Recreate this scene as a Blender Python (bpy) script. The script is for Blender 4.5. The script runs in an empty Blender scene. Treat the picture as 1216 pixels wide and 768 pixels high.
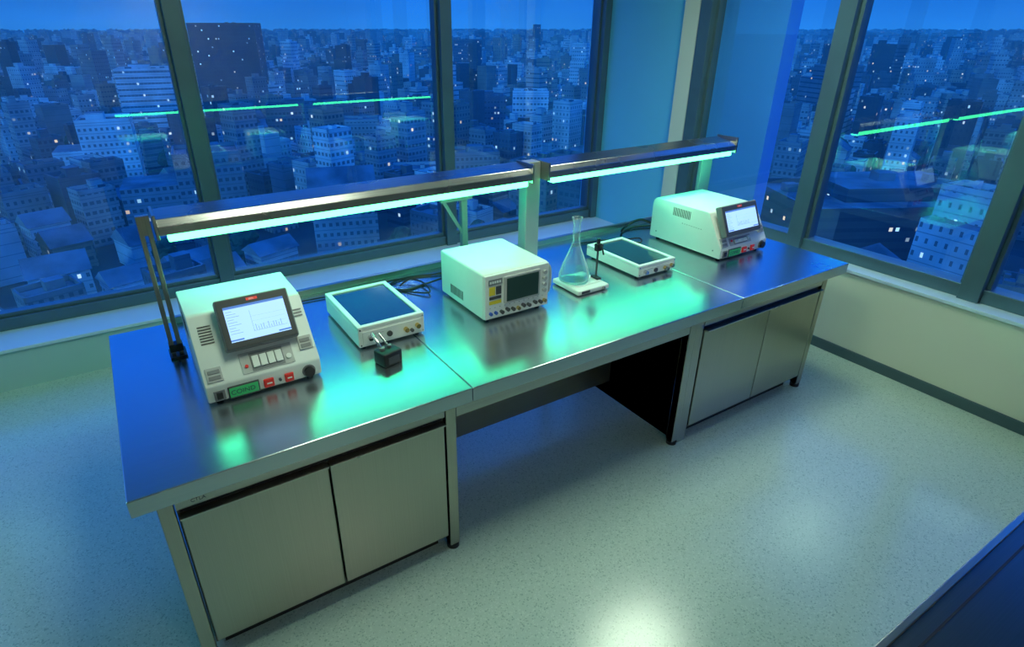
import bpy, bmesh, math, random
from mathutils import Vector, Matrix
random.seed(7)
S=bpy.context.scene
S.view_settings.view_transform='Standard'
COL=S.collection

# ------------------------------------------------------------------ materials
def newmat(name):
    m=bpy.data.materials.new(name); m.use_nodes=True
    nt=m.node_tree; b=nt.nodes['Principled BSDF']
    return m,nt,b
def N(nt,t,**k):
    n=nt.nodes.new(t)
    for a,v in k.items(): setattr(n,a,v)
    return n
def paint(name,col,rough=.45,metal=0.,var=.06,scale=6.,coat=0.,spec=.5,emit=None,es=0.):
    m,nt,b=newmat(name)
    tc=N(nt,'ShaderNodeTexCoord'); no=N(nt,'ShaderNodeTexNoise'); no.inputs['Scale'].default_value=scale; no.inputs['Detail'].default_value=4
    nt.links.new(tc.outputs['Object'],no.inputs['Vector'])
    r=N(nt,'ShaderNodeValToRGB')
    lo=[max(0,c*(1-var)) for c in col]; hi=[min(1,c*(1+var)) for c in col]
    r.color_ramp.elements[0].position=.3; r.color_ramp.elements[1].position=.7
    r.color_ramp.elements[0].color=(*lo,1); r.color_ramp.elements[1].color=(*hi,1)
    nt.links.new(no.outputs['Fac'],r.inputs['Fac']); nt.links.new(r.outputs['Color'],b.inputs['Base Color'])
    b.inputs['Roughness'].default_value=rough; b.inputs['Metallic'].default_value=metal
    b.inputs['Coat Weight'].default_value=coat; b.inputs['Specular IOR Level'].default_value=spec
    if emit: b.inputs['Emission Color'].default_value=(*emit,1); b.inputs['Emission Strength'].default_value=es
    return m
def brushed(name,col,rough,axis='X',var=.05,blotch=.03,bump=.03,fine=260,aniso=0.,tan=(0,1,0)):
    m,nt,b=newmat(name)
    tc=N(nt,'ShaderNodeTexCoord'); mp=N(nt,'ShaderNodeMapping')
    sc={'X':(2,fine,fine),'Z':(fine,fine,2),'Y':(fine,2,fine)}[axis]
    mp.inputs['Scale'].default_value=sc
    no=N(nt,'ShaderNodeTexNoise'); no.inputs['Scale'].default_value=1.; no.inputs['Detail'].default_value=3
    nt.links.new(tc.outputs['Object'],mp.inputs['Vector']); nt.links.new(mp.outputs['Vector'],no.inputs['Vector'])
    r=N(nt,'ShaderNodeValToRGB')
    r.color_ramp.elements[0].position=.3; r.color_ramp.elements[1].position=.7
    r.color_ramp.elements[0].color=(*[c*(1-var) for c in col],1); r.color_ramp.elements[1].color=(*[min(1,c*(1+var)) for c in col],1)
    nt.links.new(no.outputs['Fac'],r.inputs['Fac']); nt.links.new(r.outputs['Color'],b.inputs['Base Color'])
    if blotch>0:
        n2=N(nt,'ShaderNodeTexNoise'); n2.inputs['Scale'].default_value=2.2; n2.inputs['Detail'].default_value=3; n2.inputs['Roughness'].default_value=.5
        nt.links.new(tc.outputs['Object'],n2.inputs['Vector'])
        mr=N(nt,'ShaderNodeMapRange'); mr.inputs['From Min'].default_value=.3; mr.inputs['From Max'].default_value=.7
        mr.inputs['To Min'].default_value=rough-blotch; mr.inputs['To Max'].default_value=rough+blotch
        nt.links.new(n2.outputs['Fac'],mr.inputs['Value']); nt.links.new(mr.outputs['Result'],b.inputs['Roughness'])
    else: b.inputs['Roughness'].default_value=rough
    if bump>0:
        bp=N(nt,'ShaderNodeBump'); bp.inputs['Strength'].default_value=bump; bp.inputs['Distance'].default_value=.001
        nt.links.new(no.outputs['Fac'],bp.inputs['Height']); nt.links.new(bp.outputs['Normal'],b.inputs['Normal'])
    b.inputs['Metallic'].default_value=1.
    if aniso>0:
        b.inputs['Anisotropic'].default_value=aniso
        cx_=N(nt,'ShaderNodeCombineXYZ')
        for i in range(3): cx_.inputs[i].default_value=tan[i]
        nt.links.new(cx_.outputs[0],b.inputs['Tangent'])
    return m
def emis(name,col,st):
    m,nt,b=newmat(name)
    b.inputs['Base Color'].default_value=(*[c*.5 for c in col],1)
    tc=N(nt,'ShaderNodeTexCoord'); no=N(nt,'ShaderNodeTexNoise'); no.inputs['Scale'].default_value=4.; nt.links.new(tc.outputs['Object'],no.inputs['Vector'])
    mr=N(nt,'ShaderNodeMapRange'); mr.inputs['To Min'].default_value=st*.94; mr.inputs['To Max'].default_value=st*1.06
    nt.links.new(no.outputs['Fac'],mr.inputs['Value']); nt.links.new(mr.outputs['Result'],b.inputs['Emission Strength'])
    b.inputs['Emission Color'].default_value=(*col,1)
    return m

M={}
M['top']=brushed('brushed_steel_worktop',(.46,.52,.57),.26,'X',.04,.015,.02,260,.65,(0,1,0))
M['steelX']=brushed('brushed_steel',(.44,.44,.41),.30,'X')
M['steelZ']=brushed('brushed_steel_door',(.41,.395,.345),.30,'Z',.045,0,0,420,.4,(1,0,0))
M['hood']=brushed('brushed_steel_hood',(.42,.40,.40),.28,'X',.15,.05)
M['frame']=paint('aluminium_frame',(.10,.19,.23),.35,.4,.05)
M['lampmetal']=paint('lamp_support_metal',(.34,.38,.37),.4,.5,.04)
M['lampplate']=paint('satin_support_plate',(.50,.54,.52),.35,.5,.04)
M['white']=paint('ivory_enamel',(.76,.81,.77),.38,0,.03,4,.15)
M['grey']=paint('grey_plastic',(.20,.21,.22),.45)
M['lgrey']=paint('light_grey_plastic',(.44,.46,.45),.45)
M['dark']=paint('dark_grey_plastic',(.06,.065,.07),.4)
M['black']=paint('black_rubber',(.012,.012,.014),.45)
M['glassdark']=paint('smoked_glass',(.015,.05,.075),.10,0,.1,3,.3)
M['crt']=paint('oscilloscope_screen',(.02,.045,.042),.12,0,.1,3,.3,emit=(.05,.35,.25),es=.015)
M['screen']=emis('lit_display',(.38,.62,1.0),1.12)
M['ink']=paint('ink_dark',(.03,.04,.08),.5)
M['ui1']=emis('display_blue',(.10,.25,.75),.6)
M['ui2']=emis('display_teal',(.18,.38,.72),.6)
M['red']=paint('red_plastic',(.55,.02,.015),.35,emit=(1,.05,.02),es=.08)
M['redd']=paint('red_print',(.7,.05,.04),.5,emit=(1,.1,.05),es=.3)
M['green']=paint('green_panel',(.03,.30,.09),.4,emit=(.05,1,.3),es=.10)
M['yellow']=paint('yellow_label',(.75,.6,.03),.5)
M['blue']=paint('blue_plastic',(.03,.12,.5),.4)
M['brass']=paint('brass_connector',(.75,.55,.2),.25,1.)
M['chrome']=paint('nickel_connector',(.7,.7,.7),.2,1.)
M['strip']=emis('green_light_strip',(.085,1.,.32),7.)
M['wall']=paint('cream_wall_paint',(.70,.76,.62),.7,0,.02,2)
M['wallsill']=paint('pale_teal_wall_paint',(.42,.62,.62),.7,0,.02,2)
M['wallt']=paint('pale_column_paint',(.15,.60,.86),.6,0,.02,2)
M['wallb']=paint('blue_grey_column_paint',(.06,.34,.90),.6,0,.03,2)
M['wallroom']=paint('beige_wall_paint',(.57,.52,.40),.8,0,.04,1)
M['ceil']=paint('ceiling_paint',(.46,.55,.54),.8,0,.03,2)
M['sill']=paint('pale_sill',(.58,.76,.86),.3,0,.03,3)
M['base']=paint('dark_skirting',(.06,.12,.14),.5)
M['darkmetal']=brushed('dark_steel',(.15,.17,.18),.32,'X')
M['brown']=brushed('brown_steel_panel',(.40,.35,.26),.38,'X')
M['carcass']=paint('grey_brown_carcass',(.15,.145,.12),.55,.2,.05)

def floor_mat():
    m,nt,b=newmat('speckled_terrazzo_floor')
    tc=N(nt,'ShaderNodeTexCoord')
    v=N(nt,'ShaderNodeTexVoronoi'); v.inputs['Scale'].default_value=180.
    nt.links.new(tc.outputs['Object'],v.inputs['Vector'])
    sp=N(nt,'ShaderNodeSeparateColor'); nt.links.new(v.outputs['Color'],sp.inputs['Color'])
    r=N(nt,'ShaderNodeValToRGB'); r.color_ramp.interpolation='CONSTANT'
    e=r.color_ramp.elements; e[0].position=0; e[0].color=(.32,.45,.40,1); e[1].position=.09; e[1].color=(.46,.60,.54,1)
    x=e.new(.88); x.color=(.53,.67,.60,1)
    nt.links.new(sp.outputs[0],r.inputs['Fac']); nt.links.new(r.outputs['Color'],b.inputs['Base Color'])
    b.inputs['Roughness'].default_value=.20
    b.inputs['Specular IOR Level'].default_value=.62
    return m
M['floor']=floor_mat()
def pane_mat(name,k1,k0,tint,gl=(1,1,1),rough=0.,pw=5.,body=None,bw=0.):
    m,nt,b=newmat(name); nt.nodes.remove(b); out=nt.nodes['Material Output']
    lw=N(nt,'ShaderNodeLayerWeight'); lw.inputs['Blend'].default_value=.5
    p=N(nt,'ShaderNodeMath',operation='POWER'); p.inputs[1].default_value=pw
    k=N(nt,'ShaderNodeMath',operation='MULTIPLY_ADD'); k.inputs[1].default_value=k1; k.inputs[2].default_value=k0
    nt.links.new(lw.outputs['Facing'],p.inputs[0]); nt.links.new(p.outputs[0],k.inputs[0])
    t=N(nt,'ShaderNodeBsdfTransparent'); t.inputs['Color'].default_value=(*tint,1)
    g=N(nt,'ShaderNodeBsdfGlossy'); g.inputs['Roughness'].default_value=rough; g.inputs['Color'].default_value=(*gl,1)
    gs=g.outputs[0]
    if body:
        d=N(nt,'ShaderNodeBsdfDiffuse'); d.inputs['Color'].default_value=(*body,1)
        m2=N(nt,'ShaderNodeMixShader'); m2.inputs[0].default_value=bw; nt.links.new(g.outputs[0],m2.inputs[1]); nt.links.new(d.outputs[0],m2.inputs[2]); gs=m2.outputs[0]
    mx=N(nt,'ShaderNodeMixShader'); nt.links.new(k.outputs[0],mx.inputs[0]); nt.links.new(t.outputs[0],mx.inputs[1]); nt.links.new(gs,mx.inputs[2])
    nt.links.new(mx.outputs[0],out.inputs['Surface']); return m
M['pane']=pane_mat('window_glass',.80,.13,(.88,.96,1.),(.75,1.,1.))
M['flask']=pane_mat('clear_flask_glass',.9,.07,(.97,.99,.99),(1,1,1),.06,2.4,(.85,1,.97),.6)  # bright rim highlight painted with pale diffuse growing towards the glass edges
M['liquid']=pane_mat('teal_liquid',.4,.10,(.66,.97,.95),(.6,1,.95),.08,2.,(.30,.85,.85),.4)

# ------------------------------------------------------------------ mesh builder
NOSPLIT=('vent','marks','graph','graticule','lettering','badge')
class MB:
    def __init__(s,mat=None): s.bm=bmesh.new(); s.M=mat or Matrix.Identity(4)
    def _t(s,vs,m=None):
        bmesh.ops.transform(s.bm,matrix=(s.M @ m) if m is not None else s.M,verts=vs)
    def box(s,x0,x1,y0,y1,z0,z1,bev=0.,seg=2,m=None):
        r=bmesh.ops.create_cube(s.bm,size=1.); vs=r['verts']
        mt=Matrix.Translation(((x0+x1)/2,(y0+y1)/2,(z0+z1)/2))@Matrix.Diagonal((abs(x1-x0),abs(y1-y0),abs(z1-z0),1))
        bmesh.ops.transform(s.bm,matrix=mt,verts=vs)
        if bev>0:
            es=list({e for v in vs for e in v.link_edges})
            q=bmesh.ops.bevel(s.bm,geom=es,offset=bev,segments=seg,affect='EDGES',profile=.5)
            vs=list({v for f in q['faces'] for v in f.verts}|{v for v in vs if v.is_valid})
            st=list(vs); seen=set(vs)
            while st:
                v=st.pop()
                for e in v.link_edges:
                    o=e.other_vert(v)
                    if o not in seen: seen.add(o); st.append(o)
            vs=list(seen)
        s._t(vs,m); return s
    def cyl(s,c,axis,r,h,n=20,r2=None,bev=0,m=None):
        r2=r if r2 is None else r2
        q=bmesh.ops.create_cone(s.bm,cap_ends=True,segments=n,radius1=r,radius2=r2,depth=h); vs=q['verts']
        z=Vector((0,0,1)); a=Vector(axis).normalized(); rot=z.rotation_difference(a).to_matrix().to_4x4()
        bmesh.ops.transform(s.bm,matrix=Matrix.Translation(c)@rot,verts=vs); s._t(vs,m); return s
    def prism(s,prof,x0,x1,m=None):
        a=[s.bm.verts.new((x0,y,z)) for y,z in prof]; b=[s.bm.verts.new((x1,y,z)) for y,z in prof]
        n=len(prof); s.bm.faces.new(a); s.bm.faces.new(b[::-1])
        for i in range(n): s.bm.faces.new((a[i],b[i],b[(i+1)%n],a[(i+1)%n]))
        s._t(a+b,m); return s
    def lathe(s,prof,c=(0,0,0),n=40,close=True):
        rings=[]; vs=[]
        for r,z in prof:
            if r<1e-5: v=s.bm.verts.new((c[0],c[1],c[2]+z)); rings.append([v]); vs.append(v)
            else:
                rg=[s.bm.verts.new((c[0]+r*math.cos(2*math.pi*i/n),c[1]+r*math.sin(2*math.pi*i/n),c[2]+z)) for i in range(n)]; rings.append(rg); vs+=rg
        for a,b in zip(rings,rings[1:]):
            for i in range(n):
                j=(i+1)%n
                if len(a)==1 and len(b)>1: s.bm.faces.new((a[0],b[j],b[i]))
                elif len(b)==1 and len(a)>1: s.bm.faces.new((a[i],a[j],b[0]))
                elif len(a)>1: s.bm.faces.new((a[i],a[j],b[j],b[i]))
        s._t(vs); return s
    def tube(s,pts,r,n=10,sub=8,closed=False):
        P=[Vector(p) for p in pts]; C=[]
        for i in range(len(P)-1):
            p0=P[max(i-1,0)];p1=P[i];p2=P[i+1];p3=P[min(i+2,len(P)-1)]
            for k in range(sub):
                t=k/sub
                C.append(.5*((2*p1)+(p2-p0)*t+(2*p0-5*p1+4*p2-p3)*t*t+(3*p1-p0-3*p2+p3)*t**3))
        C.append(P[-1]); rings=[]; allv=[]; nrm=None
        for i,c in enumerate(C):
            t=(C[min(i+1,len(C)-1)]-C[max(i-1,0)]).normalized()
            if nrm is None: nrm=t.orthogonal().normalized()
            else: nrm=(nrm-t*nrm.dot(t)).normalized()
            bn=t.cross(nrm)
            rg=[s.bm.verts.new(c+nrm*r*math.cos(2*math.pi*k/n)+bn*r*math.sin(2*math.pi*k/n)) for k in range(n)]
            rings.append(rg); allv+=rg
        for a,b in zip(rings,rings[1:]):
            for k in range(n): s.bm.faces.new((a[k],a[(k+1)%n],b[(k+1)%n],b[k]))
        s.bm.faces.new(rings[0][::-1]); s.bm.faces.new(rings[-1]); s._t(allv); return s
    def clusters(s):
        seen=set(); comps=[]
        for v0 in s.bm.verts:
            if v0 in seen: continue
            st=[v0]; seen.add(v0); c=[]
            while st:
                v=st.pop(); c.append(v)
                for e in v.link_edges:
                    o=e.other_vert(v)
                    if o not in seen: seen.add(o); st.append(o)
            lo=[min(v.co[i] for v in c)-.0015 for i in range(3)]; hi=[max(v.co[i] for v in c)+.0015 for i in range(3)]
            comps.append([c,lo,hi])
        ch=True
        while ch:
            ch=False
            for i in range(len(comps)):
                for j in range(i+1,len(comps)):
                    a,b=comps[i],comps[j]
                    if all(a[1][k]<=b[2][k] and b[1][k]<=a[2][k] for k in range(3)):
                        a[0]+=b[0]; a[1]=[min(a[1][k],b[1][k]) for k in range(3)]; a[2]=[max(a[2][k],b[2][k]) for k in range(3)]
                        comps.pop(j); ch=True; break
                if ch: break
        return comps
    def done(s,name,mat,parent=None,smooth=False,label=None,loc=(0,0,0),bevel=0.):
        if bevel>0: bmesh.ops.bevel(s.bm,geom=list(s.bm.edges),offset=bevel,segments=2,affect='EDGES',profile=.5)
        bmesh.ops.recalc_face_normals(s.bm,faces=s.bm.faces)
        if isinstance(mat,str): mat=M[mat]
        groups=None
        if parent is not None and not any(k in name for k in NOSPLIT):
            cl=s.clusters()
            if len(cl)>1: groups=cl
        first=None
        for gi in range(len(groups) if groups else 1):
            if groups:
                b2=bmesh.new(); mp={}
                vs=groups[gi][0]
                for v in vs: mp[v]=b2.verts.new(v.co)
                fs={f for v in vs for f in v.link_faces}
                for f in fs: b2.faces.new([mp[v] for v in f.verts])
                bmesh.ops.recalc_face_normals(b2,faces=b2.faces)
            else: b2=s.bm
            me=bpy.data.meshes.new(name); b2.to_mesh(me)
            if groups: b2.free()
            me.materials.append(mat)
            if smooth:
                me.polygons.foreach_set('use_smooth',[True]*len(me.polygons))
                try: me.set_sharp_from_angle(angle=math.radians(35))
                except Exception: pass
            o=bpy.data.objects.new(name,me); COL.objects.link(o); o.location=loc
            if parent: o.parent=parent
            if label: o['label']=label
            if first is None: first=o
        s.bm.free()
        return first
def thing(name,loc,label,cat,rot=0.,group=None):
    e=bpy.data.objects.new(name,None); COL.objects.link(e); e.empty_display_size=.1
    e.location=loc; e.rotation_euler=(0,0,rot); e['label']=label; e['category']=cat
    if group: e['group']=group
    return e
def text(body,size,mat,parent,m,name='lettering',ext=.0006):
    c=bpy.data.curves.new('t','FONT'); c.body=body; c.size=size; c.extrude=ext
    o=bpy.data.objects.new('t',c); COL.objects.link(o); bpy.context.view_layer.update()
    dg=bpy.context.evaluated_depsgraph_get(); me=bpy.data.meshes.new_from_object(o.evaluated_get(dg)); bpy.data.objects.remove(o)
    me.transform(m); me.materials.clear(); me.materials.append(M[mat]); me.name=name
    q=bpy.data.objects.new(name,me); COL.objects.link(q); q.parent=parent; return q
def struct(o): o['kind']='structure'; return o
FRONT=Matrix.Rotation(math.pi/2,4,'X')
T=Matrix.Translation

# ------------------------------------------------------------------ camera
C=Vector((.2248,-1.8505,2.2626)); yaw,tilt=.5574,.4606
Fv=Vector((math.sin(yaw)*math.cos(tilt),math.cos(yaw)*math.cos(tilt),-math.sin(tilt)))
Rv=Vector((math.cos(yaw),-math.sin(yaw),0)); Uv=Rv.cross(Fv)
cam=bpy.data.cameras.new('camera'); co=bpy.data.objects.new('camera',cam); COL.objects.link(co); S.camera=co
mw=Matrix.Identity(4)
for i in range(3): mw[i][0]=Rv[i]; mw[i][1]=Uv[i]; mw[i][2]=-Fv[i]; mw[i][3]=C[i]
co.matrix_world=mw; cam.sensor_width=36; cam.lens=706.98/1216*36; cam.shift_x=25/1216; cam.clip_start=.05; cam.clip_end=12000

# ------------------------------------------------------------------ room
GY=3.30; GX=4.80; CH=3.1
struct(MB().box(-4,5.0,-4,3.5,-.2,0).done('floor','floor'))
struct(MB().box(-4,5.0,-4,3.5,CH,CH+.2).done('ceiling','ceil'))
struct(MB().box(-4.2,-4,-4,3.5,0,CH).done('wall_left','wallroom'))
struct(MB().box(-4.2,5.0,-4.2,-4,0,CH).done('wall_front','wallroom'))
struct(MB().box(-4,GX,2.90,3.5,0,.285).done('wall_back','wallsill'))
struct(MB().box(-4,GX,2.88,3.5,.285,.31,.004).done('trim_1','sill'))
struct(MB().box(4.62,5.0,-4,1.90,0,.655).done('wall_right','wall'))
struct(MB().box(4.60,5.0,-4,1.90,.655,.68,.004).done('trim_2','sill'))
struct(MB().box(4.605,4.62,-4,1.90,0,.08,.003).done('baseboard_right','base'))
struct(MB().box(GX,5.0,2.20,3.5,0,CH).done('wall_corner','wallt'))
struct(MB().box(4.72,5.0,2.03,2.20,0,CH,.004).done('trim_3','wall'))
struct(MB().box(4.84,5.0,1.27,1.87,.68,CH,.004).done('trim_4','wallb'))
struct(MB().box(-4,5.0,3.2,3.5,3.0,CH).done('trim_5','frame'))
struct(MB().box(4.7,5.0,-4,1.9,3.0,CH).done('trim_6','frame'))
bm_x=[-3.50,-1.36,.80,2.92,4.78]
for i in range(len(bm_x)-1):
    a,b=bm_x[i],bm_x[i+1]
    w=MB()
    w.box(a-.055,a+.055,GY-.10,GY+.10,.31,3.0,.004)
    if i==3: w.box(b-.06,b+.02,GY-.10,GY+.10,.31,3.0,.004)
    w.box(a+.055,b-.055,GY-.07,GY+.07,.31,.40,.004); w.box(a+.055,b-.055,GY-.04,GY+.04,.40,.43,.003)
    w.box(a+.055,a+.080,GY-.04,GY+.04,.43,3.0); w.box(b-.080,b-.055,GY-.04,GY+.04,.43,3.0)
    f=struct(w.done('window_%d'%(i+1),'frame'))
    g=MB(); vs=[g.bm.verts.new(p) for p in ((a+.07,GY,.42),(b-.07,GY,.42),(b-.07,GY,3.0),(a+.07,GY,3.0))]; g.bm.faces.new(vs)
    g.done('glass','pane',f)
bm_y=[1.95,.75,-.49,-1.73,-2.97]
for i in range(len(bm_y)-1):
    a,b=bm_y[i],bm_y[i+1]
    w=MB()
    w.box(GX-.10,GX+.10,a-.06,a+.06,.68,3.0,.004)
    w.box(GX-.07,GX+.07,b+.06,a-.06,.68,.77,.004)
    w.box(GX-.04,GX+.04,b+.06,b+.085,.77,3.0); w.box(GX-.04,GX+.04,a-.085,a-.06,.77,3.0)
    f=struct(w.done('window_%d'%(i+5),'frame'))
    g=MB(); vs=[g.bm.verts.new(p) for p in ((GX,a-.07,.76),(GX,b+.07,.76),(GX,b+.07,3.0),(GX,a-.07,3.0))]; g.bm.faces.new(vs)
    g.done('glass','pane',f)
struct(MB().box(4.7,5.0,-4,-2.97,.68,3.0).done('trim_7','wallroom'))

# ------------------------------------------------------------------ bench
L=4.11; DP=1.365
wt=thing('worktop',(0,0,.83),'long brushed stainless steel worktop in three joined panels','worktop')
for a,b in ((0,1.2865),(1.2895,3.0535),(3.0565,L)):
    MB().box(a,b,0,DP,0,.07,.004).done('worktop_panel','top',wt)
up=MB().box(0.28,L,-.015,.015,0,.035,.003).done('upstand','steelX',None,loc=(0,DP-.015,.9)); up['label']='low steel upstand along the rear edge of the worktop'; up['category']='upstand'
fr=thing('bench_frame',(0,0,0),'steel bench frame with square legs and kick panel','bench frame')
def leg(x0,y0,w=.05,h=.83):
    MB().box(x0,x0+w,y0,y0+w,.025,h,.004).done('leg','steelZ',fr)
    MB().cyl((x0+w/2,y0+w/2,.0125),(0,0,1),.03,.025,16).done('foot','black',fr)
for x in (.07,1.17,2.68,3.915):
    leg(x,.03); leg(x,1.27)
MB().box(1.221,2.679,.03,.055,.76,.829,.003).done('apron','steelX',fr)
MB().box(1.221,2.679,.60,.62,.16,.829).done('modesty_panel','brown',fr)
MB().box(.071,.119,.081,1.269,.10,.14).box(3.916,3.964,.081,1.269,.10,.14).done('side_rail','steelX',fr)
def cabinet(x0,x1,split,lab):
    t=thing('cabinet',(x0,0,0),lab,'cabinet',group='bench cabinets')
    w=x1-x0
    MB().box(0,w,.055,.95,.07,.828).done('body','carcass',t)
    MB().box(0,w,.032,.054,.775,.828,.003).done('top_rail','steelX',t)
    MB().box(.01,w-.01,.045,.054,.755,.775).done('finger_slot','black',t)
    MB().box(.03,w-.03,.10,.94,.0,.07).done('plinth','black',t)
    for a,b in ((.006,split-x0-.004),(split-x0+.004,w-.006)):
        d=MB().box(a,b,.028,.05,.10,.752,.004).done('door','steelZ',t)
        MB().prism([(.028,.744),(.006,.748),(.004,.756),(.028,.756)],a,b).done('handle','steelX',d)
    return t
c1=cabinet(.124,1.166,.655,'two-door brushed steel cabinet with small maker lettering under the worktop')
text('CTLA',.020,'ink',c1,T((.05,.0315,.792))@FRONT)
c2=cabinet(2.80,3.911,3.39,'two-door brushed steel cabinet beside the open knee space')
MB().box(-.068,-.001,.034,.95,0,.828,.003).done('side_panel','steelZ',c2)

b2=thing('side_bench',(1.25,-2.45,0),'dark steel bench with a raised edge strip','bench')
MB().box(0,3.0,0,.90,.84,.895,.004).done('worktop','darkmetal',b2)
MB().box(0,3.0,.897,.915,.86,.904,.003).done('edge_strip','steelX',b2)
MB().box(0,3.0,.852,.858,.895,.8965).box(0,3.0,.60,.604,.895,.8965).done('panel_seam','black',b2)
MB().box(.05,2.95,.05,.85,.08,.84).done('body','darkmetal',b2)
for x in (.05,2.89):
    for y in (.05,.79): MB().box(x,x+.06,y,y+.06,0,.08).done('foot','black',b2)

# ------------------------------------------------------------------ overhead light frame
lf=thing('overhead_light',(0,0,.9),'steel overhead light frame with two glowing green strips','light')
def arealight(loc,sx_,sy_,p,col,parent,name,tiltx=0.):
    l=bpy.data.lights.new(name,'AREA'); l.shape='RECTANGLE'; l.size=sx_; l.size_y=sy_; l.energy=p; l.color=col
    o=bpy.data.objects.new(name,l); COL.objects.link(o); o.parent=parent; o.location=loc; o.rotation_euler=(tiltx,0,0)
def hood(x0,x1):
    y0,y1=.925,1.095
    MB().prism([(y0,.578),(y0,.615),(y0+.02,.645),(y1-.01,.66),(y1,.65),(y1,.578)],x0,x1).done('hood','hood',lf,bevel=.003)
    MB().box(x0+.03,x1-.02,.935,.992,.543,.578,.007,3).done('light_strip','strip',lf,label='glowing green light strip')
    MB().box(x0-.012,x0,y0-.004,y1+.004,.562,.668,.002).box(x1,x1+.012,y0-.004,y1+.004,.562,.668,.002).done('end_cap','steelX',lf)
    arealight(((x0+x1)/2+.005,.9625,.5405),x1-x0-.07,.05,4.0*(x1-x0)/1.9,(.02,1.,.58),lf,'strip_light',math.radians(-6))
hood(.315,2.235); hood(2.36,4.01)
MB().box(.243,.262,.95,.985,.0,.665,.002).box(.275,.294,.95,.985,.0,.665,.002).box(.243,.294,.951,.984,.58,.664,.002).done('post','steelZ',lf)
MB().box(.240,.298,.942,.993,.03,.065,.003).box(.235,.306,.93,1.03,0,.010).done('clamp','black',lf)
MB().box(2.248,2.347,1.0,1.08,.012,.665,.005).done('post','lampplate',lf)
MB().box(2.23,2.365,.98,1.12,.0,.012,.003).done('base_plate','steelX',lf)
MB().box(3.885,4.0,1.095,1.125,.012,.63,.004).done('post','lampplate',lf)
MB().box(3.87,4.02,1.09,1.17,.0,.012,.003).done('base_plate','steelX',lf)
MB().box(1.955,1.995,1.26,1.295,.0,.46,.003).tube([(1.80,1.20,.455),(1.965,1.275,.22)],.013,4,1).box(1.78,1.99,1.19,1.215,.45,.475,.002).box(1.955,1.995,1.20,1.29,.45,.475,.002).done('bracket','lampmetal',lf)

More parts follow.
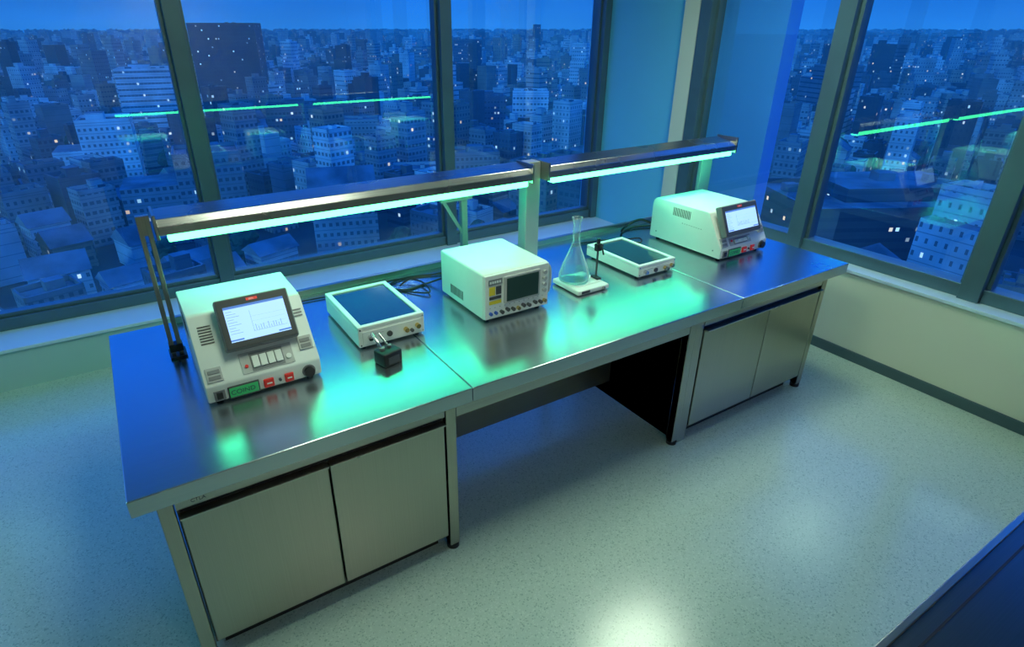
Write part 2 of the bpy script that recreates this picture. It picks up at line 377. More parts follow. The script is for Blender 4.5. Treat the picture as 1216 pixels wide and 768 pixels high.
# ------------------------------------------------------------------ instruments
def panelM(lip,sd,H):
    s=Vector((0,sd,H-lip)).normalized(); u=Vector((1,0,0)); n=u.cross(s)
    m=Matrix.Identity(4)
    for i in range(3): m[i][0]=u[i]; m[i][1]=s[i]; m[i][2]=n[i]
    m[2][3]=lip
    return m
def analyser(name,loc,W,Dp,H,lip,sd,sx0,sx1,s0,s1,label,sidevents):
    t=thing(name,loc,label,'instrument')
    MB().prism([(.006,.014),(0,.022),(0,lip),(sd,H-.004),(sd+.02,H),(Dp-.03,H),(Dp-.006,H-.02),(Dp,H-.05),(Dp,.014)],0,W).done('body','white',t,smooth=True,bevel=.007)
    f=MB()
    for x in (.03,W-.06):
        for y in (.03,Dp-.06): f.cyl((x+.015,y+.015,.008),(0,0,1),.014,.016,14)
    f.done('foot','black',t)
    P=panelM(lip,sd,H); SL=math.hypot(sd,H-lip)
    tiltm=T((0,s0,.012))@Matrix.Rotation(math.radians(6),4,'X')@T((0,-s0,0))
    sm=P@tiltm
    MB(sm).box(sx0,sx1,s0,s1,-.01,.035,.008,3).done('screen_housing','grey',t,smooth=True)
    MB(sm).box(sx0+.006,sx1-.006,s0+.006,s1-.006,.035,.038,.001).done('screen_bezel','dark',t)
    a,b,c,d=sx0+.028,sx1-.026,s0+.030,s1-.036
    MB(sm).box(a,b,c,d,.038,.0395).done('display','screen',t,label='lit bluish display')
    ui=MB(sm); ui.box(a,b,d-.010,d,.0395,.040)
    ui.box(a,a+.05,c+.004,c+.010,.0395,.040); ui.box(b-.05,b,c+.004,c+.010,.0395,.040)
    ui.done('display_bar','ui1',t)
    ui=MB(sm)
    for k in range(9):
        if d-.022-k*.0115>c+.02: ui.box(a+.006,a+.03+.012*((k*7)%3),d-.022-k*.0115,d-.0205-k*.0115,.0395,.0400)
    xx=a+.095
    for k in range(12):
        hh=.004+.022*abs(math.sin(k*1.3))
        if xx+.010*k+.004<b: ui.box(xx+.010*k,xx+.010*k+.0018,c+.03,c+.03+hh,.0395,.0400)
    ui.box(xx,b-.01,c+.028,c+.0290,.0395,.040); ui.box(xx,xx+.001,c+.028,d-.03,.0395,.040)
    for k in range(3): ui.box(xx,b-.01,c+.05+.02*k,c+.0504+.02*k,.0395,.0398)
    ui.done('display_graph','ui2',t)
    lw=.022
    MB(sm).box((sx0+sx1)/2-lw,(sx0+sx1)/2+lw,s1-.024,s1-.013,.038,.0388).done('badge','redd',t)
    text('BEN',.010,'white',t,sm@T(((sx0+sx1)/2-.012,s1-.0225,.0386)))
    kx=(sx0+sx1)/2; pt=s0-.012
    MB(P).box(kx-.105,kx+.105,.014,pt,.0,.003,.001).done('control_plate','lgrey',t)
    MB(P).box(kx-.066,kx+.066,.018,pt-.008,.003,.0042,.0005).done('keypad_recess','grey',t)
    k=MB(P); q=(pt-.008-.018)
    for i in range(4): k.box(kx-.060+i*.031,kx-.033+i*.031,.018+q*.18,.018+q*.82,.004,.011,.002)
    k.done('key','white',t)
    MB(P).cyl((kx+.085,.045,.006),(0,0,1),.011,.006,18).done('button','white',t)
    MB(P).cyl((kx-.085,.045,.006),(0,0,1),.007,.006,14).done('indicator','red',t)
    for (x0,x1,q0,q1) in ((.014,.075,.015,.075),(W-.070,W-.012,.055,.115)):
        if x0<kx-.11 or x0>kx+.1:
            MB(P).box(x0,x1,q0,q1,0,.006,.002).done('button_pad','lgrey',t)
            MB(P).box(x0+.008,x1-.008,q0+.008,q0+.024,.006,.009,.001).box(x0+.008,x1-.008,q0+.032,q0+.048,.006,.009,.001).done('pad_key','grey',t)
    v=MB(P)
    for i in range(7): v.box(.030,.080,SL-.13+i*.012,SL-.125+i*.012,-.001,.0012)
    if sx0>.1: v.done('vent_slots','dark',t)
    else: v.bm.free()
    g=MB(P)
    for i in range(3): g.box(W-.050,W-.015,SL-.10+i*.014,SL-.094+i*.014,0,.0015)
    g.done('print_marks','grey',t)
    MB().box(.035,.058,-.010,.001,.030,.058,.002).done('rocker_switch','black',t)
    MB().box(.025,.068,-.004,.001,.022,.066,.001).done('switch_bezel','grey',t)
    MB().box(.078,.200,-.005,.001,.016,.070,.002).done('label_frame','dark',t)
    MB().box(.083,.195,-.0068,-.0045,.022,.064,.001).done('label_plate','green',t)
    text('COIND',.029,'ink',t,T((.087,-.0072,.033))@FRONT)
    MB().box(.217,.258,-.010,.001,.024,.062,.003).box(.303,.339,-.010,.001,.024,.062,.003).done('push_button','red',t)
    MB().box(.228,.249,-.012,-.009,.040,.046,.001).box(.312,.331,-.012,-.009,.040,.046,.001).done('button_insert','white',t)
    MB().cyl((.283,-.004,.043),(0,1,0),.006,.01,12).done('socket','dark',t)
    MB().cyl((W-.055,-.010,.047),(0,1,0),.022,.022,28,.020).done('knob','black',t,smooth=True)
    MB().cyl((W-.055,-.002,.047),(0,1,0),.028,.004,28).done('knob_collar','grey',t)
    if sidevents:
        v=MB()
        for i in range(14): v.box(-.0012,.001,Dp*.45+i*.011,Dp*.45+.005+i*.011,H-.085,H-.03)
        v.done('side_vent','dark',t)
        v=MB()
        for i in range(9): v.box(-.001,.001,Dp*.28+i*.02,Dp*.28+.006+i*.02,H-.125,H-.120)
        v.done('side_marks','grey',t)
        MB().cyl((-.0005,.06,.06),(1,0,0),.005,.002,10).cyl((-.0005,Dp-.06,.06),(1,0,0),.005,.002,10).done('screw','grey',t)
    else:
        v=MB()
        for i in range(10): v.box(-.0012,.001,Dp*.5+i*.014,Dp*.5+.006+i*.014,H-.13,H-.05)
        v.done('side_vent','dark',t)
    return t
analyser('analyser',(.32,.43,.9),.46,.54,.32,.09,.20,.108,.400,.115,.328,'ivory bench analyser with sloped front and lit display beside tray unit',False)
analyser('analyser',(3.41,.46,.9),.47,.62,.295,.075,.13,.030,.380,.075,.275,'ivory bench analyser with side vent and raised display near window',True)

def trayunit(loc,W,Dp,H,lab,rot=0):
    t=thing('tray_unit',loc,lab,'instrument',rot=rot)
    b=MB()
    b.box(0,W,0,Dp,.012,H-.02,.005)
    r=.026
    b.box(0,W,0,r,H-.02,H,.004).box(0,W,Dp-r,Dp,H-.02,H,.004).box(0,r,r,Dp-r,H-.02,H,.004).box(W-r,W,r,Dp-r,H-.02,H,.004)
    b.done('housing','white',t)
    f=MB()
    for x in (.03,W-.03):
        for y in (.04,Dp-.04): f.cyl((x,y,.007),(0,0,1),.013,.014,12)
    f.done('foot','black',t)
    MB().box(r,W-r,r,Dp-r,H-.021,H-.008).done('glass_top','glassdark',t,label='dark smoked glass top')
    MB().box(.02,W-.02,-.003,.001,.022,H-.028,.001).done('front_plate','white',t)
    z=(H)/2-.005
    MB().cyl((.16*W,-.012,z+.005),(0,1,0),.012,.022,16).cyl((.16*W,-.024,z+.005),(0,1,0),.008,.012,12).done('connector','chrome',t,smooth=True)
    MB().cyl((.70*W,-.012,z),(0,1,0),.012,.024,16).cyl((.88*W,-.012,z+.006),(0,1,0),.012,.024,16).done('connector','brass',t,smooth=True,label='brass coaxial connector')
    MB().cyl((.79*W,-.008,z-.012),(0,1,0),.009,.014,16).cyl((.45*W,-.006,z),(0,1,0),.014,.010,20).done('knob','dark',t)
    s=MB()
    for x in (.01,W-.01):
        for zz in (.024,H-.014): s.cyl((x,-.001,zz),(0,1,0),.004,.003,10)
    s.done('screw','chrome',t)
    m=MB()
    for i in range(4): m.box(.24*W+i*.012,.24*W+.006+i*.012,-.0045,-.003,z+.016,z+.018)
    m.done('print_marks','grey',t)
    return t
trayunit((1.0,.56,.9),.34,.48,.118,'low white tray unit with dark glass top beside the analyser')
trayunit((2.745,.515,.9),.31,.48,.085,'low white tray unit with dark glass top beside the flask')

sb=thing('sensor_cube',(1.075,.395,.9),'small black cube sensor with two metal rods reaching up','sensor',rot=.25)
MB().box(-.050,.050,-.042,.042,0,.066,.008,3).done('body','black',sb,smooth=True)
MB().box(-.03,.03,-.045,-.041,.012,.045,.003).done('face_plate','dark',sb)
MB().tube([(-.022,.01,.062),(-.024,.04,.095),(-.02,.085,.12)],.0075,12,4).tube([(.018,.01,.062),(.012,.04,.09),(.008,.07,.115)],.0055,12,4).done('rod','chrome',sb,smooth=True)
MB().cyl((-.022,.012,.070),(0,0,1),.013,.014,14).cyl((.018,.012,.070),(0,0,1),.010,.014,14).done('rod_collar','grey',sb)

ot=thing('oscilloscope',(1.645,.49,.9),'white oscilloscope with dark green screen and row of knobs','oscilloscope')
W,Dp,H=.405,.47,.262
MB().box(0,W,.012,Dp,.014,H,.010,3).done('case','white',ot,smooth=True)
MB().box(.004,W-.004,0,.016,.018,H-.004,.004).done('front_panel','white',ot)
f=MB()
for x in (.04,W-.04):
    for y in (.05,Dp-.05): f.cyl((x,y,.008),(0,0,1),.014,.016,12)
f.done('foot','black',ot)
MB().box(.115,.340,-.010,.002,.088,.240,.006).done('screen_bezel','lgrey',ot)
MB().box(.128,.327,-.0125,-.0095,.101,.227,.002).done('screen','crt',ot,label='dark green screen')
MB().box(.025,.105,-.003,.001,.205,.235).done('name_plate','grey',ot)
m=MB()
for i in range(5): m.box(.030+i*.014,.040+i*.014,-.004,-.003,.214,.226)
m.done('print_marks','white',ot)
MB().box(.028,.062,-.003,.001,.150,.195).box(.028,.100,-.003,.001,.100,.118).done('warning_label','yellow',ot)
MB().box(.068,.100,-.004,.001,.150,.195,.002).box(.028,.100,-.004,.001,.126,.142,.002).done('button_block','dark',ot)
k=MB()
for i,x in enumerate((.10,.135,.17,.235,.27,.31,.345)):
    k.cyl((x,-.010,.050+(.006 if i%2 else 0)),(0,1,0),.0105,.020,16,.009)
k.done('knob','dark',ot,smooth=True)
k=MB(); k.cyl((.035,-.006,.05),(0,1,0),.009,.014,14); k.cyl((.066,-.006,.05),(0,1,0),.009,.014,14); k.done('terminal','blue',ot)
k=MB(); k.cyl((.205,-.008,.045),(0,1,0),.010,.018,16); k.cyl((.375,-.008,.05),(0,1,0),.010,.018,16); k.done('connector','brass',ot)
k=MB()
for i in range(4): k.cyl((.368,-.008,.215-.034*i),(0,1,0),.011,.018,16,.009)
k.done('knob','lgrey',ot,smooth=True)
m=MB()
for i in range(12): m.box(.03+i*.03,.036+i*.03,-.0012,.001,.078,.080)
m.done('scale_marks','ink',ot)
MB().tube([(W+.002,.05,.225),(W+.030,.045,.215),(W+.036,.04,.15),(W+.030,.045,.075),(W+.002,.05,.065)],.009,10).done('handle','lgrey',ot,smooth=True)
m=MB()
for i in range(12): m.box(-.0012,.001,.22+i*.012,.226+i*.012,.05,.10)
m.done('side_vent','dark',ot)

hp=thing('hot_plate',(2.385,.62,.9),'small white hot plate under the conical flask','hot plate')
MB().box(-.115,.115,-.12,.12,.006,.034,.007,3).done('body','white',hp,smooth=True)
MB().box(-.095,.095,-.07,.105,.034,.038,.002).done('plate','white',hp)
MB().box(-.09,-.03,-.1215,-.119,.012,.028).done('control_strip','dark',hp)
MB().cyl((.07,-.124,.02),(0,1,0),.009,.012,14).done('knob','grey',hp)
MB().box(-.1,.1,-.1,.1,0,.006).done('foot','black',hp)
fl=thing('conical_flask',(2.352,.645,.938),'clear conical glass flask half filled with pale teal liquid','flask')
out=[(0,0),(.070,0),(.084,.006),(.090,.020),(.089,.038),(.072,.095),(.044,.165),(.027,.21),(.020,.245),(.0195,.300),(.0235,.305),(.0235,.313),(.0200,.318),(.0200,.345),(.024,.362),(.030,.369),(.031,.375),(.028,.379)]
inn=[(.023,.374),(.0175,.345),(.018,.25),(.025,.21),(.042,.165),(.070,.095),(.086,.038),(.086,.018),(.070,.005),(0,.004)]
MB().lathe(out+inn,n=48).done('glass_body','flask',fl,smooth=True)
MB().lathe([(0,.0045),(.0695,.0055),(.0850,.018),(.0850,.038),(.0765,.070),(.076,.0705),(0,.0705)],n=48).done('liquid','liquid',fl,smooth=True)
pr=thing('probe_stand',(2.482,.60,.938),'black probe clamp on a thin stand beside the flask','probe')
MB().box(-.016,.016,-.03,.03,0,.012,.003).done('base','black',pr)
MB().cyl((0,0,.115),(0,0,1),.006,.21,10).done('rod','dark',pr)
MB().box(-.018,.018,-.014,.014,.17,.215,.004).cyl((0,0,.23),(0,0,1),.011,.03,12).tube([(0,0,.195),(.0,-.03,.20),(-.0,-.05,.16)],.005,8,4).cyl((.022,0,.195),(1,0,0),.009,.02,12).done('clamp','black',pr)

def cable(pts,r,lab,mat='black'):
    o=MB().tube(pts,r,8,8).done('cable',mat,None,smooth=True); o['label']=lab; o['category']='cable'; return o
z=.9075
cable([(1.70,.98,.97),(1.70,1.05,.95),(1.62,1.12,z),(1.48,1.10,z),(1.42,1.20,z),(1.55,1.27,z),(1.75,1.22,z),(1.88,1.16,z),(2.05,1.22,z)],.006,'black power cable coiled behind the oscilloscope')
cable([(1.28,1.05,.95),(1.30,1.12,.92),(1.40,1.18,z),(1.50,1.05,z),(1.58,.98,z+.01),(1.60,1.15,z+.012),(1.50,1.24,z+.012),(1.36,1.26,z),(1.15,1.24,z),(.85,1.26,z)],.005,'thin black cable looping between tray unit and oscilloscope')
cable([(1.66,.975,1.02),(1.60,1.02,1.0),(1.50,1.06,.99),(1.46,1.12,.93),(1.56,1.19,z+.02),(1.68,1.16,z+.02)],.005,'black lead hanging at the rear of the oscilloscope')
cable([(3.42,1.09,1.0),(3.36,1.14,1.02),(3.28,1.18,.98),(3.30,1.25,z+.004),(3.45,1.28,z+.004),(3.60,1.24,z+.004)],.008,'thick black cable behind the analyser')
cable([(3.05,1.0,.93),(3.10,1.06,z),(3.20,1.10,z),(3.28,1.05,z+.012),(3.22,.98,z+.01),(3.15,1.06,z+.014),(3.05,1.18,z),(2.8,1.22,z)],.005,'thin black cable curled behind the tray unit')

# ------------------------------------------------------------------ city
GZ=-45.
def painted_haze(nt,shader_out):  # aerial haze painted into the material: blue emission grows with distance from origin
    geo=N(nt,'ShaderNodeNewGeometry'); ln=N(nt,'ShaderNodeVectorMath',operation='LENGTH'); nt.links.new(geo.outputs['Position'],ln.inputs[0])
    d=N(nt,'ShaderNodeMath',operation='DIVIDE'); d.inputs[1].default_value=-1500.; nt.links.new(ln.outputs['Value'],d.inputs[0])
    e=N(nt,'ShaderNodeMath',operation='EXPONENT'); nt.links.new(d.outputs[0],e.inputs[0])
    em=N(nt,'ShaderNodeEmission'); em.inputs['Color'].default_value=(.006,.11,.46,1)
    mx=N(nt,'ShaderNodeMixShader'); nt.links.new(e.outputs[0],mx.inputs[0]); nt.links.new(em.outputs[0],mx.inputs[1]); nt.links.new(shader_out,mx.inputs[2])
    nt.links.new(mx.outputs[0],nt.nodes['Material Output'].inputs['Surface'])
def facade_mat():
    m,nt,b=newmat('city_facade')
    uv=N(nt,'ShaderNodeUVMap'); uv.uv_map='UVMap'; sx=N(nt,'ShaderNodeSeparateXYZ'); nt.links.new(uv.outputs[0],sx.inputs[0])
    def mth(op,a,b2=None,c=None):
        n=N(nt,'ShaderNodeMath',operation=op)
        for i,v in enumerate((a,b2,c)):
            if v is None: continue
            if isinstance(v,(int,float)): n.inputs[i].default_value=v
            else: nt.links.new(v,n.inputs[i])
        return n.outputs[0]
    at=N(nt,'ShaderNodeAttribute'); at.attribute_name='tint'; al=at.outputs['Alpha']
    u=mth('DIVIDE',sx.outputs[0],1.45); v=mth('DIVIDE',sx.outputs[1],2.3)
    fu=mth('FRACT',u); fv=mth('FRACT',v); iu=mth('FLOOR',u); iv=mth('FLOOR',v)
    hw=mth('MULTIPLY_ADD',al,.34,.14)
    wx=mth('LESS_THAN',mth('ABSOLUTE',mth('SUBTRACT',fu,.5)),hw)
    wy=mth('MULTIPLY',mth('GREATER_THAN',fv,.36),mth('LESS_THAN',fv,.72))
    win=mth('MULTIPLY',mth('MULTIPLY',wx,wy),mth('GREATER_THAN',al,.01))
    cb=N(nt,'ShaderNodeCombineXYZ'); nt.links.new(iu,cb.inputs[0]); nt.links.new(iv,cb.inputs[1])
    wn=N(nt,'ShaderNodeTexWhiteNoise',noise_dimensions='2D'); nt.links.new(cb.outputs[0],wn.inputs['Vector'])
    lx=mth('LESS_THAN',mth('ABSOLUTE',mth('SUBTRACT',fu,.5)),.27)
    lit=mth('MULTIPLY',mth('MULTIPLY',mth('GREATER_THAN',wn.outputs['Value'],.94),win),lx)
    cr=N(nt,'ShaderNodeValToRGB'); e=cr.color_ramp.elements
    e[0].position=0; e[0].color=(1,.68,.35,1); e[1].position=1; e[1].color=(.35,.72,1,1); x=e.new(.25); x.color=(.65,.85,1,1)
    sc=N(nt,'ShaderNodeSeparateColor'); nt.links.new(wn.outputs['Color'],sc.inputs[0]); nt.links.new(sc.outputs[1],cr.inputs[0])
    line=mth('LESS_THAN',fv,.07)
    geo=N(nt,'ShaderNodeNewGeometry'); no=N(nt,'ShaderNodeTexNoise'); no.inputs['Scale'].default_value=.12; no.inputs['Detail'].default_value=5; nt.links.new(geo.outputs['Position'],no.inputs['Vector'])
    wm=N(nt,'ShaderNodeMix',data_type='RGBA',blend_type='MULTIPLY'); wm.inputs[0].default_value=.7
    nr=N(nt,'ShaderNodeMapRange'); nr.inputs['From Min'].default_value=.3; nr.inputs['From Max'].default_value=.7; nr.inputs['To Min'].default_value=.5; nr.inputs['To Max'].default_value=1.15; nt.links.new(no.outputs['Fac'],nr.inputs[0])
    nt.links.new(at.outputs['Color'],wm.inputs[6]); nt.links.new(nr.outputs[0],wm.inputs[7])
    mx=N(nt,'ShaderNodeMix',data_type='RGBA'); nt.links.new(mth('MULTIPLY',line,.5),mx.inputs[0]); nt.links.new(wm.outputs[2],mx.inputs[6]); mx.inputs[7].default_value=(.05,.06,.08,1)
    m2=N(nt,'ShaderNodeMix',data_type='RGBA'); nt.links.new(mth('MULTIPLY',win,.75),m2.inputs[0]); nt.links.new(mx.outputs[2],m2.inputs[6]); m2.inputs[7].default_value=(.02,.035,.06,1)
    nt.links.new(m2.outputs[2],b.inputs['Base Color']); nt.links.new(cr.outputs[0],b.inputs['Emission Color'])
    st=mth('MULTIPLY',lit,mth('MULTIPLY_ADD',sc.outputs[2],1.2,.3)); nt.links.new(st,b.inputs['Emission Strength'])
    b.inputs['Roughness'].default_value=.55
    painted_haze(nt,b.outputs[0]); return m
def plain_city(name,col,scale=.15):
    m,nt,b=newmat(name)
    geo=N(nt,'ShaderNodeNewGeometry'); no=N(nt,'ShaderNodeTexNoise'); no.inputs['Scale'].default_value=scale; no.inputs['Detail'].default_value=5
    nt.links.new(geo.outputs['Position'],no.inputs['Vector'])
    r=N(nt,'ShaderNodeValToRGB'); r.color_ramp.elements[0].position=.35; r.color_ramp.elements[1].position=.65
    r.color_ramp.elements[0].color=(*[c*.5 for c in col],1); r.color_ramp.elements[1].color=(*[c*1.4 for c in col],1); nt.links.new(no.outputs['Fac'],r.inputs[0])
    nt.links.new(r.outputs[0],b.inputs['Base Color']); b.inputs['Roughness'].default_value=.8
    painted_haze(nt,b.outputs[0]); return m
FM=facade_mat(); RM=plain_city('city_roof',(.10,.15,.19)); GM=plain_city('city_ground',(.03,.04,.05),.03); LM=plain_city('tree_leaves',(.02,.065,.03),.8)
class City:
    def __init__(s): s.v=[]; s.f=[]; s.uv=[]; s.t=[]; s.mi=[]
    def quad(s,p,uv,t,mi):
        b=len(s.v); s.v+=p; s.f.append(tuple(range(b,b+len(p)))); s.uv+=uv; s.t.append(t if len(t)==4 else (*t,.4)); s.mi.append(mi)
    def block(s,cx,cy,z0,w,d,h,a,t,uo,mi=0,us=1.):
        c,q=math.cos(a),math.sin(a)
        P=[(cx+x*c-y*q,cy+x*q+y*c) for x,y in ((-w/2,-d/2),(w/2,-d/2),(w/2,d/2),(-w/2,d/2))]
        acc=uo
        for i in range(4):
            l=(w,d,w,d)[i]; A,B=P[i],P[(i+1)%4]
            s.quad([(A[0],A[1],z0),(B[0],B[1],z0),(B[0],B[1],z0+h),(A[0],A[1],z0+h)],[(acc,uo*3),(acc+l*us,uo*3),(acc+l*us,uo*3+h*us),(acc,uo*3+h*us)],t,mi); acc+=l*us
        s.quad([(x,y,z0+h) for x,y in P],[(0,0)]*4,t,1)
    def gable(s,cx,cy,z0,w,d,h,a,t):
        c,q=math.cos(a),math.sin(a)
        f=lambda x,y,z:(cx+x*c-y*q,cy+x*q+y*c,z0+z)
        o=.4
        A,B,Cc,D=f(-w/2-o,-d/2-o,0),f(w/2+o,-d/2-o,0),f(w/2+o,d/2+o,0),f(-w/2-o,d/2+o,0); E,G=f(-w/2-o,0,h),f(w/2+o,0,h)
        t0=(*t[:3],0.)
        s.quad([A,B,G,E],[(0,0)]*4,t0,1); s.quad([Cc,D,E,G],[(0,0)]*4,t0,1)
        s.quad([A,E,D],[(0,0)]*3,t0,0); s.quad([B,Cc,G],[(0,0)]*3,t0,0)
    def bld(s,cx,cy,w,d,h,a,t,det,kind,us=1.):
        uo=math.floor(random.random()*400)*1.45
        c,q=math.cos(a),math.sin(a)
        t0=(*t[:3],0.)
        if kind=='wide':
            s.block(cx,cy,0,w,d,h-3,a,t,uo)
            for (x,y,ww,dd) in ((0,-d/2+.3,w,.6),(0,d/2-.3,w,.6),(-w/2+.3,0,.6,d),(w/2-.3,0,.6,d)):
                s.block(cx+x*c-y*q,cy+x*q+y*c,h-3,ww,dd,1.1,a,t0,0,0)
            x,y=w*.08,d*.1
            s.block(cx+x*c-y*q,cy+x*q+y*c,h-3,w*.62,d*.6,3,a,t,uo+40)
            for x,y,b in ((-.38*w,.2*d,3.),(-.38*w,-.2*d,2.2),(.05*w,.1*d,4.),(.25*w,.0,2.4)):
                s.block(cx+x*c-y*q,cy+x*q+y*c,h-3 if x<-.3*w else h,b,b*.8,1.8,a,t0,0,1)
            return
        if kind!='house' and det and h>12 and min(w,d)>8 and random.random()<.5:
            k=random.uniform(.3,.45); h2=h*random.uniform(.55,.85)
            s.block(cx+(-w/2+w*k/2)*c,cy+(-w/2+w*k/2)*q,0,w*k,d,h2,a,t,uo+80)
            mx_,mw_=w*k/2,w*(1-k)
            cx+=mx_*c; cy+=mx_*q; w=mw_
        s.block(cx,cy,0,w,d,h,a,t,uo,us=us)
        if kind=='house':
            s.gable(cx,cy,h,w,d,d*.32,a,t); return
        if det:
            for (x,y,ww,dd) in ((0,-d/2+.2,w,.4),(0,d/2-.2,w,.4),(-w/2+.2,0,.4,d),(w/2-.2,0,.4,d)):
                s.block(cx+x*c-y*q,cy+x*q+y*c,h,ww,dd,1.0,a,t0,0,0)
            n=random.randint(2,7)
            for i in range(n):
                x=random.uniform(-.35,.35)*w; y=random.uniform(-.35,.35)*d; b=random.uniform(.7,.08*w+.9)
                s.block(cx+x*c-y*q,cy+x*q+y*c,h,b,b*random.uniform(.5,1.2),random.uniform(.7,1.5),a,t0,0,random.choice((0,1)))
        if random.random()<.65:
            x=random.uniform(-.2,.2)*w; y=random.uniform(-.2,.2)*d
            s.block(cx+x*c-y*q,cy+x*q+y*c,h,w*.33,d*.35,random.uniform(1.8,3.4),a,t0,0,0)
    def mesh(s,name):
        me=bpy.data.meshes.new(name); me.from_pydata(s.v,[],s.f); me.materials.append(FM); me.materials.append(RM)
        me.polygons.foreach_set('material_index',s.mi)
        ul=me.uv_layers.new(name='UVMap'); ul.data.foreach_set('uv',[c for u in s.uv for c in u])
        at=me.attributes.new('tint','FLOAT_COLOR','FACE'); at.data.foreach_set('color',[c for t in s.t for c in t])
        return me
def tint():
    r=random.random(); al=random.choice((.0,.1,.2,.3,.45,.55,.65,1.))
    if r<.34: g=random.uniform(.55,.9); return (g*.88,g,g,al)
    if r<.68: g=random.uniform(.2,.48); return (g*.88,g,g,al)
    if r<.92: g=random.uniform(.05,.16); return (g*.7,g,g*1.2,al)
    g=random.uniform(.25,.4); return (g*1.05,g*.9,g*.7,al)
placed=[]; blds=[]
def key(cx,cy,w,d,top,a,t,kind='building'):
    blds.append((cx,cy,w,d,top-GZ,a,t,kind)); placed.append((cx,cy,math.hypot(w,d)*.5))
GA=math.radians(18)
key(78,432,38,26,4,-.38,(.02,.05,.08,.5))
key(22,316,24,18,-14,-.15,(.75,.85,.88,1.))
key(-3,224,22,14,-23,-.1,(.85,.95,.95,.3))
key(14,163,27,14,-25,-.12,(.25,.31,.33,.45))
key(66,248,22,14,-25,-.3,(.12,.17,.21,.6))
key(86,232,14,12,-30,-.4,(.35,.42,.42,.3))
key(151,247,20,14,-26,-.5,(.10,.14,.2,.5))
key(157,218,15,12,-22,-.6,(.88,.95,.97,.6))
key(588,816,18,18,6,-.6,(.04,.07,.1,.5))
key(146,66,46,28,-29,-.50,(.05,.08,.10,1.),'wide')
key(182,26,26,22,-31,-.15,(.10,.14,.18,.6))
key(108.5,34.5,8.5,9,-20,-.1,(.45,.60,.66,.02))
key(118,12,13,12,-17,-.1,(.07,.11,.15,.3))
key(43,131,14,14,-30,-.3,(.34,.40,.40,.3),'house')
key(-14,135,10,9,-39.5,.1,(.66,.74,.74,.2),'house')
key(72,152,14,10,-33,-.4,(.5,.56,.56,.6)); key(98,165,14,12,-33,-.35,(.25,.3,.32,.4)); key(120,132,13,10,-34,-.5,(.3,.36,.38,.6))
key(-62,300,15,15,-12,-.1,(.06,.1,.14,.4)); key(300,520,26,20,-8,-.5,(.08,.13,.18,.6)); key(420,300,24,24,-10,-.4,(.4,.48,.5,.4)); key(330,190,22,18,-16,-.3,(.18,.24,.28,1.))
def rotp(x,y,a): c,s_=math.cos(a),math.sin(a); return x*c-y*s_,x*s_+y*c
AMIN,AMAX=math.radians(-32),math.radians(100)
def gen(cell,r0,r1,zone):
    n=int(r1/cell)+1
    A=(GA,GA+.4,GA-.2)[zone]
    for i in range(-n,n+1):
        for j in range(-n,n+1):
            x,y=rotp(i*cell,j*cell,A)
            r=math.hypot(x,y)
            if not(r0<r<=r1): continue
            az=math.atan2(x,y)
            if not(AMIN<az<AMAX): continue
            if zone==0 and (i%6==0): continue
            if random.random()<(.08 if zone==0 else .05):
                if zone==0 and r>75: trees.append((x,y))
                continue
            x+=random.uniform(-.06,.06)*cell; y+=random.uniform(-.06,.06)*cell
            w=cell*random.uniform(.5,.84); d=cell*random.uniform(.5,.84)
            if any((x-a)**2+(y-b)**2<(c+math.hypot(w,d)*.5)**2 for a,b,c in placed[:NK]): continue
            q=random.random()
            if zone==0:
                if r<130: h=random.uniform(4.5,7.5) if q<.65 else random.uniform(7,13)
                else: h=random.uniform(5,8) if q<.4 else (random.uniform(8,17) if q<.87 else random.uniform(17,28))
            elif zone==1: h=random.uniform(6,13) if q<.5 else (random.uniform(11,22) if q<.94 else random.uniform(22,40))
            else: h=random.uniform(8,22) if q<.8 else random.uniform(20,43)
            kind='house' if h<8.5 and random.random()<.6 else 'building'
            blds.append((x,y,w,d,h,A+random.uniform(-.04,.04),tint(),kind))
trees=[]
NK=len(placed)
gen(11.5,72,420,0); gen(14.5,434,1300,1); gen(30,1330,4200,2)
def view(b):
    q=Vector((b[0],b[1],GZ+b[4]*.5))-C; z=q.dot(Fv)
    if z<=1: return None
    u=583+707*q.dot(Rv)/z; return (-20<u<1240), z
cand=[]
for i,b in enumerate(blds):
    v=view(b)
    if v and v[0]: cand.append((v[1]-(1e5 if i<NK else 0),i))
cand.sort(); near={i for _,i in cand[:298]}
far=City()
for i,b in enumerate(blds):
    x,y,w,d,h,a,t,kind=b
    if i in near:
        c=City(); c.bld(0,0,w,d,h,0,t,True,kind)
        me=c.mesh('house' if kind=='house' else 'building')
        o=bpy.data.objects.new(me.name.split('.')[0],me); COL.objects.link(o); o.location=(x,y,GZ); o.rotation_euler=(0,0,a)
        o['category']='house' if kind=='house' else 'building'
        g=sum(t[:3])/3
        shade='white' if g>.5 else ('grey' if g>.22 else 'dark')
        if kind=='house': o['label']='%s low building with a gabled roof among city blocks'%shade
        elif kind=='wide': o['label']='broad dark flat-roofed building with a raised terrace in the city'
        else: o['label']=('%s high-rise tower standing above the city blocks' if h>34 else ('%s mid-rise building with rows of windows in the city' if h>15 else '%s low flat-roofed building between city streets'))%shade
        o['group']='city buildings outside the windows'
    else:
        far.bld(x,y,w,d,h,a,t,math.hypot(x,y)<600,kind,us=(1. if math.hypot(x,y)<600 else .75))
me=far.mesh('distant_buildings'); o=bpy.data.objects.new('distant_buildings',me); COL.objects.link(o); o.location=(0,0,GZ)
o['kind']='stuff'; o['label']='dense mass of distant city buildings reaching the horizon'; o['category']='buildings'
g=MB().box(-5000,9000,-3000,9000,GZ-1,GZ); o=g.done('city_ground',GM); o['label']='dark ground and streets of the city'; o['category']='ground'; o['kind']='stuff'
tm=MB()
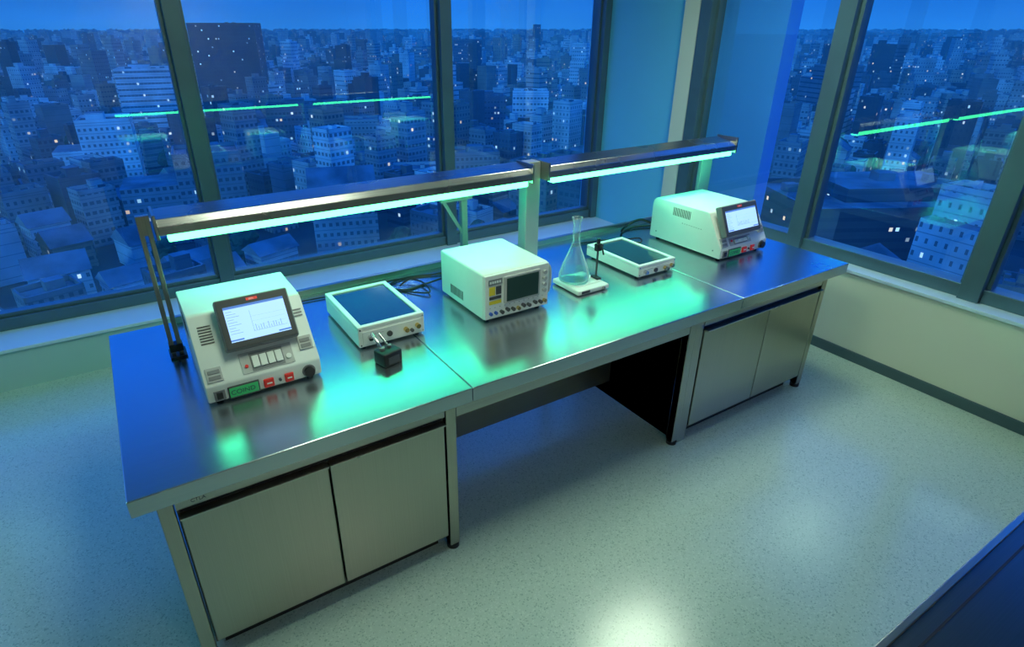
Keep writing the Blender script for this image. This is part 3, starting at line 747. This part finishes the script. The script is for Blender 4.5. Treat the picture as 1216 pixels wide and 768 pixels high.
for k in range(7):
    r=bmesh.ops.create_icosphere(tm.bm,subdivisions=2,radius=random.uniform(1.5,2.3))
    bmesh.ops.translate(tm.bm,verts=r['verts'],vec=(random.uniform(-1.7,1.7),random.uniform(-1.7,1.7),random.uniform(4,7.5)))
for v in tm.bm.verts: v.co+=Vector((random.uniform(-.3,.3),random.uniform(-.3,.3),random.uniform(-.3,.3)))
tm.cyl((0,0,2.2),(0,0,1),.35,4.4,8)
t0=tm.done('tree',LM); tms=t0.data; bpy.data.objects.remove(t0)
trees+=[(9,146),(3,149),(-3,143),(60,112),(66,106),(72,113),(56,121),(-24,120),(28,112),(35,150),(95,105),(88,113),(20,140),(50,150)]
ok=[]
for p in sorted(trees,key=lambda p:p[0]**2+p[1]**2):
    if all((p[0]-b[0])**2+(p[1]-b[1])**2>(4.5+math.hypot(b[2],b[3])*.48)**2 for b in blds) and all((p[0]-b[0])**2+(p[1]-b[1])**2>81 for b in ok): ok.append(p)
for x,y in ok[:80]:
    o=bpy.data.objects.new('tree',tms); COL.objects.link(o); s=random.uniform(.85,1.1); o.location=(x,y,GZ); o.scale=(s,s,s); o.rotation_euler=(0,0,random.uniform(0,6))
    o['label']='dark leafy tree between city buildings'; o['category']='tree'; o['group']='city trees'

# ------------------------------------------------------------------ light
w=bpy.data.worlds.new('dusk_sky'); S.world=w; w.use_nodes=True; nt=w.node_tree; bg=nt.nodes['Background']
tc=N(nt,'ShaderNodeTexCoord'); sx=N(nt,'ShaderNodeSeparateXYZ'); nt.links.new(tc.outputs['Generated'],sx.inputs[0])
r=N(nt,'ShaderNodeValToRGB'); e=r.color_ramp.elements
e[0].position=0; e[0].color=(.022,.24,.84,1); e[1].position=1; e[1].color=(.012,.32,1.8,1)
x=e.new(.05); x.color=(.012,.18,.77,1); x=e.new(.14); x.color=(.008,.16,.80,1); x=e.new(.38); x.color=(.012,.30,1.7,1)
nt.links.new(sx.outputs[2],r.inputs[0])
no=N(nt,'ShaderNodeTexNoise'); no.inputs['Scale'].default_value=3; mp=N(nt,'ShaderNodeMapping'); mp.inputs['Scale'].default_value=(1,1,5)
nt.links.new(tc.outputs['Generated'],mp.inputs[0]); nt.links.new(mp.outputs[0],no.inputs['Vector'])
mr=N(nt,'ShaderNodeMapRange'); mr.inputs['From Min'].default_value=.3; mr.inputs['From Max'].default_value=.7; mr.inputs['To Min'].default_value=.9; mr.inputs['To Max'].default_value=1.15
nt.links.new(no.outputs['Fac'],mr.inputs[0]); nt.links.new(r.outputs[0],bg.inputs['Color']); nt.links.new(mr.outputs[0],bg.inputs['Strength'])
sl=bpy.data.lights.new('city_fill_sun','SUN'); sl.energy=.95; sl.angle=math.radians(12); sl.color=(.11,.48,.74)  # unseen sun lamp added from behind as fill to brighten city facades
so=bpy.data.objects.new('city_fill_sun',sl); COL.objects.link(so); so.rotation_euler=Vector((.75,.45,-.35)).to_track_quat('-Z','Y').to_euler(); so.location=(0,-6,8)
def ceil_light(x,y,sx_,sy_,p,col=(.82,1.,.74)):
    t=thing('ceiling_light',(x,y,CH-.03),'flush rectangular ceiling light panel','light',group='ceiling lights')
    MB().box(-sx_/2-.03,sx_/2+.03,-sy_/2-.03,sy_/2+.03,.005,.03,.003).done('housing','white',t)
    arealight((0,0,0),sx_,sy_,p,col,t,'panel_light')
ceil_light(1.2,.0,.8,.6,27); ceil_light(3.4,.6,.8,.6,36); ceil_light(-1.8,1.4,1.1,.6,17,(.40,1.,.95)); ceil_light(1.4,-3.2,.8,.6,15,(1.,.96,.80))  # last two panels are unseen, added to brighten left floor and front wall
